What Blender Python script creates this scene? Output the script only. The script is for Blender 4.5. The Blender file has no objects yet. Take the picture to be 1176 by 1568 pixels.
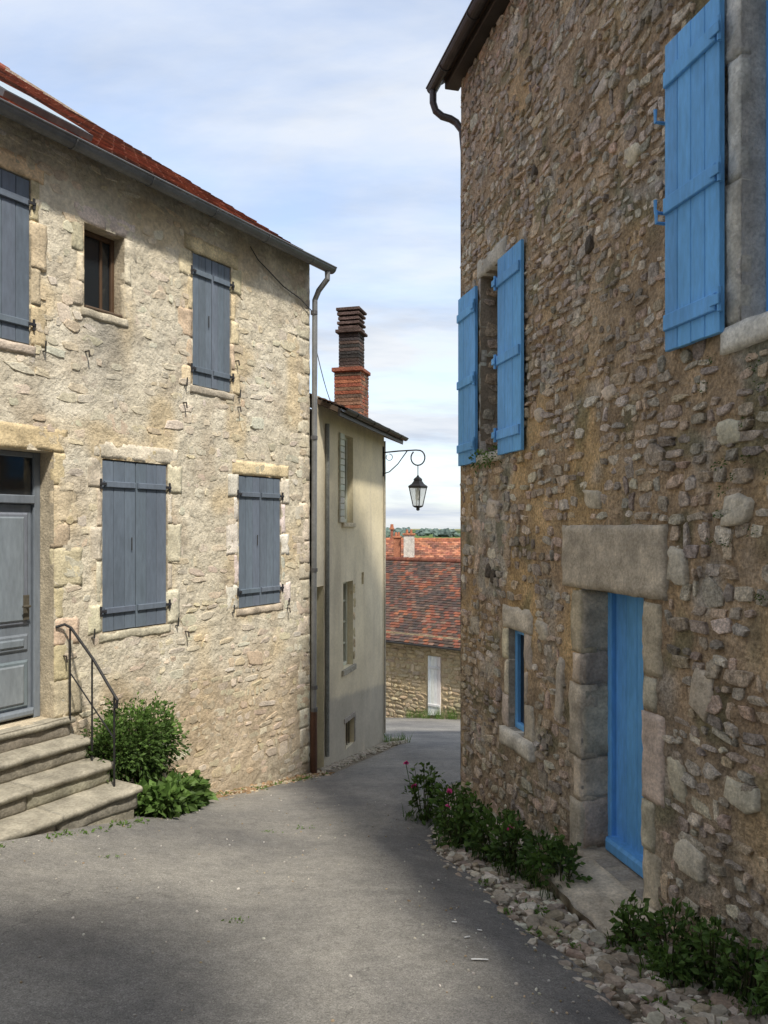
import bpy, math, random
from mathutils import Vector, noise
random.seed(11)
scene = bpy.context.scene
R = random.uniform
def N(x, y, z=0.0): return noise.noise(Vector((x, y, z)))
def mixc(a, b, t):
    t = max(0, min(1, t)); return tuple(a[i]*(1-t)+b[i]*t for i in range(3))
def sm(a, b, x):
    t = max(0, min(1, (x-a)/(b-a))); return t*t*(3-2*t)
def vary(c, k=.12, hue=.04):
    m = 1+R(-k, k); return tuple(max(0, ch*m*(1+R(-hue, hue))) for ch in c)

# ------------------------------------------------------------ builders
class Frame:
    def __init__(s, O, a, n):
        s.O = Vector((O[0], O[1], 0)); s.a = Vector((a[0], a[1], 0)).normalized(); s.n = Vector((n[0], n[1], 0)).normalized()
    def P(s, u, z, h=0.0):
        v = s.O+s.a*u+s.n*h; return Vector((v.x, v.y, z))
class B:
    def __init__(s): s.v = []; s.f = []; s.c = []
    def add(self_, vs, fs, col):
        s = self_; o = len(s.v); s.v.extend([tuple(p) for p in vs])
        s.f.extend([tuple(i+o for i in f) for f in fs])
        if col and isinstance(col[0], (tuple, list)): s.c.extend(col)
        else: s.c.extend([col]*len(vs))
    def obj(s, name, mat, parent=None, smooth=False, bevel=0):
        me = bpy.data.meshes.new(name); me.from_pydata(s.v, [], s.f)
        at = me.color_attributes.new('Col', 'FLOAT_COLOR', 'POINT')
        flat = []
        for c in s.c: flat.extend((c[0], c[1], c[2], 1))
        at.data.foreach_set('color', flat)
        if smooth: me.polygons.foreach_set('use_smooth', [True]*len(me.polygons))
        me.materials.append(mat); me.update()
        ob = bpy.data.objects.new(name, me); scene.collection.objects.link(ob)
        if parent: ob.parent = parent
        return ob
def empty(name):
    e = bpy.data.objects.new(name, None); scene.collection.objects.link(e); e.empty_display_size = .3; return e

def block(b, F, s0, s1, z0, z1, h0, h1, col, ch=.008, jit=0.0):
    j = lambda: R(-jit, jit)
    q = [(s0,z0),(s1,z0),(s1,z1),(s0,z1)]
    q = [(p[0]+j(), p[1]+j()) for p in q]
    cs = sum(p[0] for p in q)/4; cz = sum(p[1] for p in q)/4
    ins = [(p[0]+math.copysign(ch, cs-p[0]), p[1]+math.copysign(ch, cz-p[1])) for p in q]
    vs = [F.P(p[0], p[1], h0) for p in q]+[F.P(p[0], p[1], h1-ch) for p in q]+[F.P(p[0], p[1], h1+j()*.4) for p in ins]
    fs = [(3,2,1,0)]
    for k in (0, 4):
        for i in range(4):
            n = (i+1) % 4; fs.append((k+i, k+n, k+4+n, k+4+i))
    fs.append((8,9,10,11)); b.add(vs, fs, col)
def rough_block(b, F, s0, s1, z0, z1, h0, h1, col, sd=None, er=.012):
    """hand-cut stone: gridded face with worn, wavering arrises"""
    nu = max(4, int((s1-s0)/.035)); nv = max(4, int((z1-z0)/.035)); sd = R(0, 99) if sd is None else sd
    vs = []; cs = []
    for j in range(nv+1):
        for i in range(nu+1):
            u = i/nu; v = j/nv; s = s0+(s1-s0)*u; z = z0+(z1-z0)*v
            d = min(min(u, 1-u)*(s1-s0), min(v, 1-v)*(z1-z0)); edge = max(0, 1-d/.03)
            w = .012*N(s*7, z*7, sd)
            s += w*(1 if .0 < u < 1 else .8); z += .012*N(s*7+9, z*7, sd)
            h = h1-er*edge**2+.008*N(s*9, z*9, sd)+.006*N(s*22, z*22, sd)-1.2*er*edge*max(0, N(s*6, z*6, sd+5))
            vs.append(F.P(s, z, h)); k = 1+.28*N(s*5, z*5, sd+7)+.2*N(s*13, z*13, sd+2)-.06*edge; cs.append(tuple(c*k for c in col))
    m = nu+1; fs = [(j*m+i, j*m+i+1, (j+1)*m+i+1, (j+1)*m+i) for j in range(nv) for i in range(nu)]
    per = [i for i in range(nu+1)]+[j*m+nu for j in range(1, nv+1)]+[nv*m+i for i in range(nu-1, -1, -1)]+[j*m for j in range(nv-1, 0, -1)]
    o = len(vs)
    for k in per:
        p = Vector(vs[k])-F.n*(h1-h0); vs.append(p); cs.append(tuple(c*.9 for c in col))
    for a in range(len(per)):
        c = (a+1) % len(per); fs.append((per[a], o+a, o+c, per[c]))
    b.add(vs, fs, cs)
def gridwall(b, F, s0, s1, z0, z1, holes, step, amp, sc, seed, colf):
    def cuts(a, c, edges):
        n = max(1, int((c-a)/step)); L = [a+(c-a)*i/n for i in range(n+1)]
        L = [x for x in L if all(abs(x-e) > step*.35 for e in edges)]+[e for e in edges if a < e < c]
        return sorted(L)
    S = cuts(s0, s1, sorted({h[i] for h in holes for i in (0, 1)}))
    Z = cuts(z0, z1, sorted({h[i] for h in holes for i in (2, 3)}))
    vs = []; cs = []
    for z in Z:
        for s in S:
            h = amp*(N(s*sc, z*sc, seed)+.5*N(s*sc*2.7, z*sc*2.7, seed+9)) + amp*.8*N(s*.8, z*.8, seed+4)
            vs.append(F.P(s, z, h)); cs.append(colf(s, z))
    fs = []; m = len(S)
    for i in range(len(Z)-1):
        zc = (Z[i]+Z[i+1])/2
        for k in range(m-1):
            sc_ = (S[k]+S[k+1])/2
            if any(h[0] < sc_ < h[1] and h[2] < zc < h[3] for h in holes): continue
            a = i*m+k; fs.append((a, a+1, a+m+1, a+m))
    b.add(vs, fs, cs)
def stone(b, F, s, z, w, h, H, col, n=None, emb=-.03):
    n = n or random.choice((7, 8, 9, 10, 11))
    vs = []; tx = R(-.35, .35)*H; tz = R(-.35, .35)*H
    rr = [1+R(-.24, .12) for _ in range(n)]; e = R(.42, .8)
    ring = []
    for i in range(n):
        t = 6.2832*i/n+R(-.3, .3)
        c, d = math.cos(t), math.sin(t)
        ring.append((math.copysign(abs(c)**e, c)*rr[i], math.copysign(abs(d)**e, d)*rr[i]))
    rot = R(-.16, .16); cr, sr = math.cos(rot), math.sin(rot); skew = R(-.25, .25)
    for k, hh in ((1.04, emb), (1.0, H*.62), (.90, H*.94), (.5, H)):
        for (x, y) in ring:
            X = (x+skew*y)*w/2*k; Y = y*h/2*k; X, Y = X*cr-Y*sr, X*sr+Y*cr
            hz = hh+(tx*x+tz*y)*(1 if hh > 0 else 0)+(R(-.13, .13)*H if hh > 0 else 0)
            vs.append(F.P(s+X, z+Y, hz))
    vs.append(F.P(s, z, H*R(.9, 1.06)))
    fs = []
    for k in range(3):
        for i in range(n):
            m = (i+1) % n; fs.append((k*n+i, k*n+m, (k+1)*n+m, (k+1)*n+i))
    for i in range(n): fs.append((3*n+i, 3*n+(i+1) % n, 4*n))
    b.add(vs, fs, col)
def rubble(b, F, s0, s1, z0, z1, holes, chh, ww, HH, colf, keep, gap, seed=0, big=.05):
    z = z0
    while z < z1:
        rh = R(*chh); s = s0+R(0, .08)
        while s < s1:
            w = R(*ww)*(.75+.5*random.random())
            if random.random() < .3: w *= .55
            zc = z+rh/2+.05*N(s*.6, z*.6, seed)+R(-.018, .018)
            hh = rh*R(.65, 1.15)
            if random.random() < big: w *= 1.35; hh *= 1.8
            sc_ = s+w/2
            ok = sc_+w*.5 < s1 and zc+hh/2 < z1 and not any(h[0]-w*.5-.01 < sc_ < h[1]+w*.5+.01 and h[2]-hh*.5-.01 < zc < h[3]+hh*.5+.01 for h in holes)
            if ok and random.random() < keep(sc_, zc):
                stone(b, F, sc_, zc, w, hh, R(*HH), colf(sc_, zc))
            s += w+gap*R(.3, 1.6)
        z += rh+gap*.7
def reveal(b, F, h, D, col):
    s0, s1, z0, z1 = h
    v = [F.P(s0, z0, .004), F.P(s1, z0, .004), F.P(s1, z1, .004), F.P(s0, z1, .004), F.P(s0, z0, -D), F.P(s1, z0, -D), F.P(s1, z1, -D), F.P(s0, z1, -D)]
    b.add(v, [(0,4,5,1),(1,5,6,2),(2,6,7,3),(3,7,4,0)], col)
def quad(b, pts, col): b.add(pts, [tuple(range(len(pts)))], col)
def prism(b, pts, vec, col):
    n = len(pts); vs = [Vector(p) for p in pts]+[Vector(p)+Vector(vec) for p in pts]
    fs = [tuple(range(n))[::-1], tuple(range(n, 2*n))]+[(i, (i+1) % n, n+(i+1) % n, n+i) for i in range(n)]
    b.add(vs, fs, col)
def tube(b, pts, r, col, n=10, cap=True):
    pts = [Vector(p) for p in pts]; vs = []; fs = []
    up = Vector((0, 0, 1)); prev = None
    for i, p in enumerate(pts):
        t = (pts[min(i+1, len(pts)-1)]-pts[max(i-1, 0)]).normalized()
        if prev is None:
            x = t.cross(up)
            if x.length < .05: x = t.cross(Vector((1, 0, 0)))
        else: x = prev-t*prev.dot(t)
        x.normalize(); prev = x; y = t.cross(x)
        rad = r[i] if isinstance(r, (list, tuple)) else r
        for k in range(n):
            a = 6.2832*k/n; vs.append(p+x*math.cos(a)*rad+y*math.sin(a)*rad)
    for i in range(len(pts)-1):
        for k in range(n):
            m = (k+1) % n; fs.append((i*n+k, i*n+m, (i+1)*n+m, (i+1)*n+k))
    if cap: fs.append(tuple(range(n))[::-1]); fs.append(tuple(range((len(pts)-1)*n, len(pts)*n)))
    b.add(vs, fs, col)
def gutter(b, p0, p1, out, r, col):
    d = (p1-p0); L = d.length; vs = []; fs = []; n = 9
    for p in (p0, p1):
        for rr in (r, r-.006):
            for k in range(n):
                a = math.pi*k/(n-1); vs.append(p+out*math.cos(a)*rr-Vector((0, 0, 1))*math.sin(a)*rr)
    for k in range(n-1):
        fs += [(k, k+1, 2*n+k+1, 2*n+k), (n+k, 3*n+k, 3*n+k+1, n+k+1), (k, n+k, n+k+1, k+1)]
        fs += [(2*n+k, 2*n+k+1, 3*n+k+1, 3*n+k)]
    b.add(vs, fs, col)
    tube(b, [p0+out*r, p1+out*r], .011, col, 8)
    k = .5
    while k < L:
        q = p0+d*(k/L)
        tube(b, [q+out*math.cos(a*math.pi/8)*(r+.003)-Vector((0, 0, 1))*math.sin(a*math.pi/8)*(r+.003) for a in range(9)], .007, col, 5)
        k += .9
def tiles(b, O, a, up, nrm, L, SL, tw, ex, colf):
    rows = int(SL/ex); cols = int(L/tw)
    for i in range(rows):
        off = (i % 2)*.5*tw
        for k in range(cols):
            s = k*tw+off+R(-.004, .004); e = i*ex+R(-.008, .008); lift = .024+R(0, .010)
            w = tw*.96; l = ex*1.15; sag = nrm*(.02*N(s*.7, e*.7, 61))
            p = O+a*s+up*e+sag
            vs = [p+nrm*(lift), p+a*w+nrm*(lift+R(-.006, .006)), p+a*w+up*l+nrm*.008, p+up*l+nrm*.008,
                  p+nrm*(lift-.018), p+a*w+nrm*(lift-.018)]
            b.add(vs, [(0,1,2,3),(4,5,1,0),(4,0,3),(5,2,1)], colf(s, e))
def blob(b, c, r, col, nu=8, nv=5, rough=.22, yaw=None):
    vs = []; yaw = R(0, 6.28) if yaw is None else yaw; sd = R(0, 99)
    cy, sy = math.cos(yaw), math.sin(yaw)
    for j in range(1, nv):
        ph = math.pi*j/nv
        for i in range(nu):
            th = 6.2832*i/nu; d = Vector((math.sin(ph)*math.cos(th), math.sin(ph)*math.sin(th), math.cos(ph)))
            k = 1+rough*noise.noise(d*1.6+Vector((sd, 0, 0)))*2
            x, y, z = d.x*r[0]*k, d.y*r[1]*k, d.z*r[2]*k
            vs.append((c[0]+x*cy-y*sy, c[1]+x*sy+y*cy, c[2]+z))
    vs.append((c[0], c[1], c[2]+r[2])); vs.append((c[0], c[1], c[2]-r[2]))
    fs = []; T = len(vs)-2
    for j in range(nv-2):
        for i in range(nu):
            m = (i+1) % nu; fs.append((j*nu+i, (j+1)*nu+i, (j+1)*nu+m, j*nu+m))
    for i in range(nu):
        m = (i+1) % nu; fs.append((T, i, m)); fs.append((T+1, (nv-2)*nu+m, (nv-2)*nu+i))
    b.add(vs, fs, col)
def flag(b, x, y, z, w, d, th, col, tilt=.12):
    """flat angular broken stone lying on the ground"""
    n = random.choice((5, 6, 7)); yaw = R(0, 6.28); ax = R(-tilt, tilt); ay = R(-tilt, tilt); vs = []
    pts = []
    for i in range(n):
        t = 6.2832*i/n+R(-.35, .35); k = R(.78, 1.1); X = math.cos(t)*w*k; Y = math.sin(t)*d*k
        pts.append((X*math.cos(yaw)-Y*math.sin(yaw), X*math.sin(yaw)+Y*math.cos(yaw)))
    for k, hh in ((1.05, -th*1.2), (1.0, th*.4), (.82, th)):
        for (X, Y) in pts: vs.append((x+X*k, y+Y*k, z+hh+X*ax+Y*ay+R(-.1, .1)*th))
    fs = [tuple(2*n+i for i in range(n))]
    for k in range(2):
        for i in range(n):
            m = (i+1) % n; fs.append((k*n+i, k*n+m, (k+1)*n+m, (k+1)*n+i))
    b.add(vs, fs, col)
def leaf(b, p, d, size, col, wide=.45):
    d = d.normalized(); x = d.cross(Vector((R(-1, 1), R(-1, 1), R(-1, 1)))).normalized(); nn = x.cross(d)
    m = p+d*size*.45; dr = -Vector((0, 0, 1))*size*.15
    b.add([p, m+x*size*wide*.5+nn*size*.08, p+d*size+dr, m-x*size*wide*.5+nn*size*.08, m-nn*size*.03],
          [(0, 4, 1), (4, 2, 1), (0, 3, 4), (4, 3, 2)], col)
def bush(b, bs, ells, n, size, cols, stem=True, wide=.5):
    for e in ells:
        c = Vector(e[:3]); r = e[3:6]; k = int(n*(r[0]*r[1]*r[2])**.66/(.3**2)); sd = R(0, 50)
        for _ in range(k):
            d = Vector((random.gauss(0, 1), random.gauss(0, 1), random.gauss(0, 1))).normalized()
            q = random.random()**.35*(1+.6*noise.noise(d*2.4+Vector((sd, 0, 0))))
            p = c+Vector((d.x*r[0], d.y*r[1], d.z*r[2]))*q
            if q < .3: continue
            t = (.5+.5*min(1, q))*(.8+.6*noise.noise(p*6)+.2*d.z)  # shade put into leaf colour: darker inside the clump, lighter on top
            col = mixc(cols[0], cols[1], random.random()); col = tuple(x*max(.35, t)*1.15 for x in col)
            leaf(b, p, d+Vector((R(-.8, .8), R(-.8, .8), R(-.4, .8))), size*R(.6, 1.3), col, wide)
        if stem:
            for _ in range(12):
                t = Vector((R(-.9, .9)*r[0], R(-.9, .9)*r[1], R(.3, 1.15)*r[2])); base = c-Vector((0, 0, r[2]))
                base += Vector((t.x*.2, t.y*.2, 0)); tip = c+t; tube(bs, [base, base.lerp(tip, .5)+Vector((0, 0, .03)), tip], [.007, .005, .002], (.07, .08, .03), 5)
                for _ in range(6): leaf(b, base.lerp(tip, R(.7, 1.0)), Vector((R(-1, 1), R(-1, 1), R(-.2, 1))), size*R(.7, 1.2), mixc(cols[0], cols[1], R(.3, 1)), wide)
def grass(b, c, rad, n, h, cols):
    for _ in range(n):
        a = R(0, 6.28); r = rad*random.random()**.5; x = c[0]+math.cos(a)*r; y = c[1]+math.sin(a)*r
        z = gh(x, y); H = h*R(.5, 1.2); l = Vector((R(-.5, .5), R(-.5, .5), 0))*H; w = Vector((math.cos(a), math.sin(a), 0))*.004
        p = Vector((x, y, z)); col = mixc(cols[0], cols[1], random.random())
        b.add([p-w, p+w, p+l*.4+Vector((0, 0, H*.6))+w*.8, p+l*.4+Vector((0, 0, H*.6))-w*.8, p+l+Vector((0, 0, H*.95))], [(0,1,2,3),(3,2,4)], col)

# ------------------------------------------------------------ materials
def newmat(name):
    m = bpy.data.materials.new(name); m.use_nodes = True; nt = m.node_tree; nt.nodes.clear()
    out = nt.nodes.new('ShaderNodeOutputMaterial'); p = nt.nodes.new('ShaderNodeBsdfPrincipled')
    nt.links.new(p.outputs[0], out.inputs[0]); return m, nt, p
def nd(nt, t, **kw):
    n = nt.nodes.new(t)
    for k, v in kw.items():
        if k in n.inputs: n.inputs[k].default_value = v
        else: setattr(n, k, v)
    return n
def noise_fac(nt, co, scale, lo, hi, detail=3, frm=(.3, .7), rough=.6):
    n = nd(nt, 'ShaderNodeTexNoise', Scale=scale, Detail=detail, Roughness=rough); nt.links.new(co, n.inputs['Vector'])
    m = nd(nt, 'ShaderNodeMapRange'); m.inputs[1].default_value = frm[0]; m.inputs[2].default_value = frm[1]; m.inputs[3].default_value = lo; m.inputs[4].default_value = hi
    nt.links.new(n.outputs[0], m.inputs[0]); return m.outputs[0], n.outputs[0]
def attrmat(name, rough=.9, n1=(3, .25), n2=(40, .25), bump=(60, .5, .01), metal=0, spec=.3, mid=None, stretch=None, transl=0):
    m, nt, p = newmat(name); L = nt.links
    at = nd(nt, 'ShaderNodeAttribute', attribute_name='Col'); tc = nd(nt, 'ShaderNodeTexCoord'); co = tc.outputs['Object']
    if stretch:
        mp = nd(nt, 'ShaderNodeMapping'); mp.inputs['Scale'].default_value = stretch; L.new(co, mp.inputs[0]); co = mp.outputs[0]
    cur = at.outputs['Color']
    for (sc, am) in ((n1), (n2)):
        f, _ = noise_fac(nt, co, sc, 1-am, 1+am)
        v = nd(nt, 'ShaderNodeVectorMath', operation='SCALE'); L.new(cur, v.inputs[0]); L.new(f, v.inputs['Scale']); cur = v.outputs[0]
    L.new(cur, p.inputs['Base Color'])
    p.inputs['Roughness'].default_value = rough; p.inputs['Metallic'].default_value = metal; p.inputs['Specular IOR Level'].default_value = spec
    if bump:
        _, a = noise_fac(nt, co, bump[0], 0, 1, 5, rough=.68); h = a
        if mid:
            _, c = noise_fac(nt, co, mid[0], 0, 1, 3)
            ma = nd(nt, 'ShaderNodeMath', operation='MULTIPLY_ADD'); L.new(c, ma.inputs[0]); ma.inputs[1].default_value = mid[1]; L.new(a, ma.inputs[2]); h = ma.outputs[0]
        bp = nd(nt, 'ShaderNodeBump'); bp.inputs['Strength'].default_value = bump[1]; bp.inputs['Distance'].default_value = bump[2]
        L.new(h, bp.inputs['Height']); L.new(bp.outputs[0], p.inputs['Normal'])
    if transl:
        tr = nd(nt, 'ShaderNodeBsdfTranslucent'); L.new(cur, tr.inputs[0]); mx = nd(nt, 'ShaderNodeMixShader'); mx.inputs[0].default_value = transl
        out = [n for n in nt.nodes if n.type == 'OUTPUT_MATERIAL'][0]
        L.new(p.outputs[0], mx.inputs[1]); L.new(tr.outputs[0], mx.inputs[2]); L.new(mx.outputs[0], out.inputs[0])
    return m
M_mortR = attrmat('brown_lime_mortar', .95, (3.5, .35), (38, .4), (30, 1.0, .035), mid=(11, 1.5))
M_stoneR = attrmat('rubble_stone', .9, (17, .38), (70, .35), (42, 1.0, .022), mid=(18, 1.0))
M_mortL = attrmat('pale_lime_mortar', .95, (2.6, .16), (24, .2), (26, .9, .022), mid=(9, 1.3))
M_stoneL = attrmat('limestone', .9, (9, .18), (50, .2), (40, .8, .014))
M_block = attrmat('dressed_limestone', .9, (6, .26), (45, .22), (38, .8, .014), mid=(9, .8))
M_plaster = attrmat('cream_render', .93, (1.5, .12), (25, .08), (60, .3, .006))
M_wood = attrmat('painted_wood', .6, (3, .14), (30, .12), (40, .25, .004), stretch=(1, 1, .25))
M_tile = attrmat('clay_tile', .9, (6, .3), (50, .25), (60, .5, .01))
M_zinc = attrmat('zinc', .45, (4, .2), (40, .1), None, metal=.4)
M_iron = attrmat('wrought_iron', .6, (10, .2), (60, .2), None, spec=.4)
M_leaf = attrmat('foliage', .6, (9, .2), (40, .1), None, transl=.3, spec=.35)
M_brick = attrmat('chimney_brick', .9, (5, .3), (40, .3), (30, .9, .03))
M_tree = attrmat('distant_foliage', 1, (.05, .4), (.3, .4), None, spec=0)
m, nt, p = newmat('window_glass'); p.inputs['Base Color'].default_value = (.02, .025, .03, 1); p.inputs['Roughness'].default_value = .08; M_glass = m
m, nt, p = newmat('skylight_glass'); p.inputs['Base Color'].default_value = (.34, .42, .48, 1); p.inputs['Roughness'].default_value = .3; M_sky = m
m, nt, p = newmat('lantern_glass'); p.inputs['Base Color'].default_value = (.75, .8, .82, 1); p.inputs['Roughness'].default_value = .15; p.inputs['Alpha'].default_value = .4; M_lglass = m

def asphalt():
    m, nt, p = newmat('worn_asphalt'); L = nt.links; tcn = nd(nt, 'ShaderNodeTexCoord'); co = tcn.outputs['Object']
    r = nd(nt, 'ShaderNodeValToRGB'); _, a = noise_fac(nt, co, .7, 0, 1, 8, rough=.66); L.new(a, r.inputs[0])
    e = r.color_ramp.elements; e[0].position = .34; e[0].color = (.140, .139, .140, 1); e[1].position = .66; e[1].color = (.265, .257, .24, 1)
    at = nd(nt, 'ShaderNodeAttribute', attribute_name='Col'); mu = nd(nt, 'ShaderNodeVectorMath', operation='MULTIPLY'); L.new(r.outputs[0], mu.inputs[0]); L.new(at.outputs['Color'], mu.inputs[1])
    f, _ = noise_fac(nt, co, 130, .62, 1.38, 2); g, _ = noise_fac(nt, co, 9, .86, 1.14, 5); g2, _ = noise_fac(nt, co, 42, .82, 1.18, 3)
    vo = nd(nt, 'ShaderNodeTexVoronoi', Scale=60); L.new(co, vo.inputs['Vector'])
    sp = nd(nt, 'ShaderNodeMapRange'); sp.inputs[1].default_value = .12; sp.inputs[2].default_value = .26; sp.inputs[3].default_value = 1.35; sp.inputs[4].default_value = 1; L.new(vo.outputs['Distance'], sp.inputs[0])
    cur = mu.outputs[0]
    wn = nd(nt, 'ShaderNodeTexNoise', Scale=2.5, Detail=5); L.new(co, wn.inputs['Vector'])
    wm = nd(nt, 'ShaderNodeVectorMath', operation='MULTIPLY_ADD'); L.new(wn.outputs['Color'], wm.inputs[0]); wm.inputs[1].default_value = (.8, .8, .8); L.new(co, wm.inputs[2])
    cv = nd(nt, 'ShaderNodeTexVoronoi', Scale=.42, feature='DISTANCE_TO_EDGE'); L.new(wm.outputs[0], cv.inputs['Vector'])
    cm = nd(nt, 'ShaderNodeMapRange'); cm.inputs[1].default_value = .0; cm.inputs[2].default_value = .0035; cm.inputs[3].default_value = .72; cm.inputs[4].default_value = 1; L.new(cv.outputs['Distance'], cm.inputs[0])
    for k in (f, g, g2, sp.outputs[0], cm.outputs[0]):
        v = nd(nt, 'ShaderNodeVectorMath', operation='SCALE'); L.new(cur, v.inputs[0]); L.new(k, v.inputs['Scale']); cur = v.outputs[0]
    L.new(cur, p.inputs['Base Color']); p.inputs['Roughness'].default_value = .88; p.inputs['Specular IOR Level'].default_value = .3
    _, b1 = noise_fac(nt, co, 100, 0, 1, 3)
    bp = nd(nt, 'ShaderNodeBump'); bp.inputs['Strength'].default_value = .6; bp.inputs['Distance'].default_value = .010; L.new(b1, bp.inputs['Height']); L.new(bp.outputs[0], p.inputs['Normal'])
    return m
M_road = asphalt()
M_ground = attrmat('earth_and_fields', 1, (.9, .3), (30, .35), (40, .8, .03), spec=.1)

# ------------------------------------------------------------ terrain
def wallx(y): return 3.059-.2445*y
def gh(x, y):
    if y < -8: z = -1.6+1.344
    elif y < 14: z = -1.6-.168*y
    elif y < 28: z = -1.6-.168*y-.036*(y-14)
    else:
        z = -6.808
        if y < 250: z += -38*sm(0, 1, ((y-28)/222)**.8)
        else: z += -38+36.5*sm(250, 900, y)
        z += 4*N(x*.004, y*.004, 3)*sm(60, 300, y)
    z += .22*max(0, min(1, (-.9-x)/2))*max(0, min(1, (8.8-y)/2))*(1 if y > 0 else max(0, 1+y/6))
    if 0 < y < 8.9: z -= .24*sm(wallx(y)-1.7, wallx(y)-.1, x)*min(1, (8.9-y)/4.2)*sm(0, 2.5, y)
    return z
def axis(lo, hi, step, far):
    L = []; x = lo
    while x <= hi+1e-6: L.append(x); x += step
    s = step
    while L[-1] < far: s *= 1.25; L.append(L[-1]+s)
    s = step
    while L[0] > -far: s *= 1.25; L.insert(0, L[0]-s)
    return L
X = axis(-9, 9, .2, 4000); Y = axis(-8, 32, .2, 4000)
b = B(); vs = []; cs = []
for y in Y:
    for x in X:
        vs.append((x, y, gh(x, y)))
        d = math.hypot(x, y)
        near = mixc((.20, .165, .12), (.27, .24, .19), .5+N(x*2, y*2)); g = mixc((.07, .10, .03), (.11, .14, .045), .5+N(x*.6, y*.6))
        c = mixc(near, g, max(sm(24, 34, y), sm(9, 16, abs(x))))
        f = N(x*.0035+5, y*.006, 8)
        far = (.40, .33, .19) if f > .12 else ((.10, .15, .05) if f > -.2 else (.05, .075, .03))
        cs.append(mixc(c, far, sm(150, 400, d)))
m = len(X); b.add(vs, [(i*m+k, i*m+k+1, (i+1)*m+k+1, (i+1)*m+k) for i in range(len(Y)-1) for k in range(m-1)], cs)
b.obj('ground', M_ground, smooth=True)

b = B(); vs = []; cs = []; ny = 0; nx = 60; y = -7.5
while y < 25.2:
    if y < 10.2: xl = .604*y-7.358+.28
    elif y < 14.5: xl = .265*y-3.788+.30
    else: xl = .33-2.2*sm(14.5, 16, y)
    if y < 10.2: xl += .05*N(y*1.5, 3)
    wall = wallx(y)
    if y < 8.9: xr = wall-.12-.92*sm(9.2, 6.2, y)*(.9+.14*N(y*1.3, 7))-.035*N(y*6, 2)
    else: xr = wall-.12+6*sm(9, 14, y)
    for k in range(nx+1):
        t = k/nx; x = xl+(xr-xl)*t
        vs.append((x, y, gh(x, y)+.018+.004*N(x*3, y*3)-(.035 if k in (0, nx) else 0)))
        dR = (xr-x)+.12*N(y*2, 4)+.05*N(y*7, 6)
        q = (1.1, 1.08, 1.04)
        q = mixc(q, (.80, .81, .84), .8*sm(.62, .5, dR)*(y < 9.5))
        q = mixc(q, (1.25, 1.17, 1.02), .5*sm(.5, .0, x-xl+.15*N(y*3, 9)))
        q = mixc(q, (.82, .80, .78), .5*sm(.15, .45, N(x*1.1, y*.6, 77)))
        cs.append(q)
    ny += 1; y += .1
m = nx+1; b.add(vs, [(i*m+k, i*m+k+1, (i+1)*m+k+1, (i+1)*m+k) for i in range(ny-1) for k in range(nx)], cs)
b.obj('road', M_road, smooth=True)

# ------------------------------------------------------------ LEFT HOUSE
FL = Frame((-1.016, 10.5), (-.517, -.856), (.856, -.517))
HL = empty('limestone_house')
hD = (3.95, 5.05, -1.77, .70); hG1 = (2.56, 3.41, -1.04, .68); hG2 = (.62, 1.43, -.98, .64)
hF0 = (4.18, 5.0, 1.64, 3.13); hFs = (3.14, 3.62, 2.12, 2.94); hF2 = (1.56, 2.19, 1.60, 3.10)
hN = (2.66, 2.90, -2.72, -2.36)
holesL = [hD, hG1, hG2, hF0, hFs, hF2, hN]
def near_hole(s, z, holes, d):
    r = 9
    for h in holes:
        dx = max(h[0]-s, 0, s-h[1]); dz = max(h[2]-z, 0, z-h[3]); r = min(r, math.hypot(dx, dz))
    return 1-sm(0, d, r)
def colL(s, z):
    n = N(s*.9, z*.9, 1); c = mixc((.70, .63, .49), (.79, .73, .60), .5+n)
    c = mixc(c, (.70, .56, .35), .7*sm(.08, .5, N(s*1.7, z*1.7, 5)+.25*near_hole(s, z, holesL, .3)))
    c = mixc(c, (.54, .46, .35), .65*sm(.12, .5, N(s*2.3, z*2.3, 15)))
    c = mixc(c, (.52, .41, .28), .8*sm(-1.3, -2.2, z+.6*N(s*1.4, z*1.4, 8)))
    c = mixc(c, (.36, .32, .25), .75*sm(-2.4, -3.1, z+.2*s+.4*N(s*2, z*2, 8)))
    st = sm(.38, .05, abs(s-3.35+.1*N(s*3, z*3)))*sm(2.15, 2.0, z)*sm(1.1, 1.8, z)
    c = mixc(c, (.34, .32, .28), .8*st)
    c = mixc(c, (.48, .44, .37), .6*sm(3.0, 3.5, z)*(.5+N(s*3, 2)))
    c = mixc(c, (.44, .38, .29), .5*sm(.35, 0, s))
    return c
def colLs(s, z):
    base = random.choice([(.70, .61, .46), (.79, .72, .59), (.62, .54, .42), (.70, .57, .38), (.58, .52, .43), (.80, .76, .66)])
    return vary(mixc(base, colL(s, z), .6), .09)
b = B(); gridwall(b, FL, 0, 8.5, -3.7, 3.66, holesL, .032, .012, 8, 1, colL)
e = FL.P
quad(b, [e(0, -4, -.0), e(0, -4, -14), e(0, 3.66, -14), e(0, 8.5, -7), e(0, 3.66, 0)], (.5, .45, .36))
quad(b, [e(8.5, -4, 0), e(8.5, -4, -14), e(8.5, 3.66, -14), e(8.5, 8.5, -7), e(8.5, 3.66, 0)], (.5, .45, .36))
quad(b, [e(0, -4, -14), e(8.5, -4, -14), e(8.5, 3.66, -14), e(0, 3.66, -14)], (.5, .45, .36))
b.obj('walls', M_mortL, HL, True)
def keepL(s, z): return .85-.25*sm(-1.5, -.5, z)-.45*sm(.0, .45, N(s*1.1, z*1.1, 66))
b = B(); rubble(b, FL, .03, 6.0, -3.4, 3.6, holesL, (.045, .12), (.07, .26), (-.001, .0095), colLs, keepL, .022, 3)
b.obj('rubble_stones', M_stoneL, HL, False)
b = B()
YL = (.72, .60, .42); WH = (.80, .75, .66)
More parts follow.
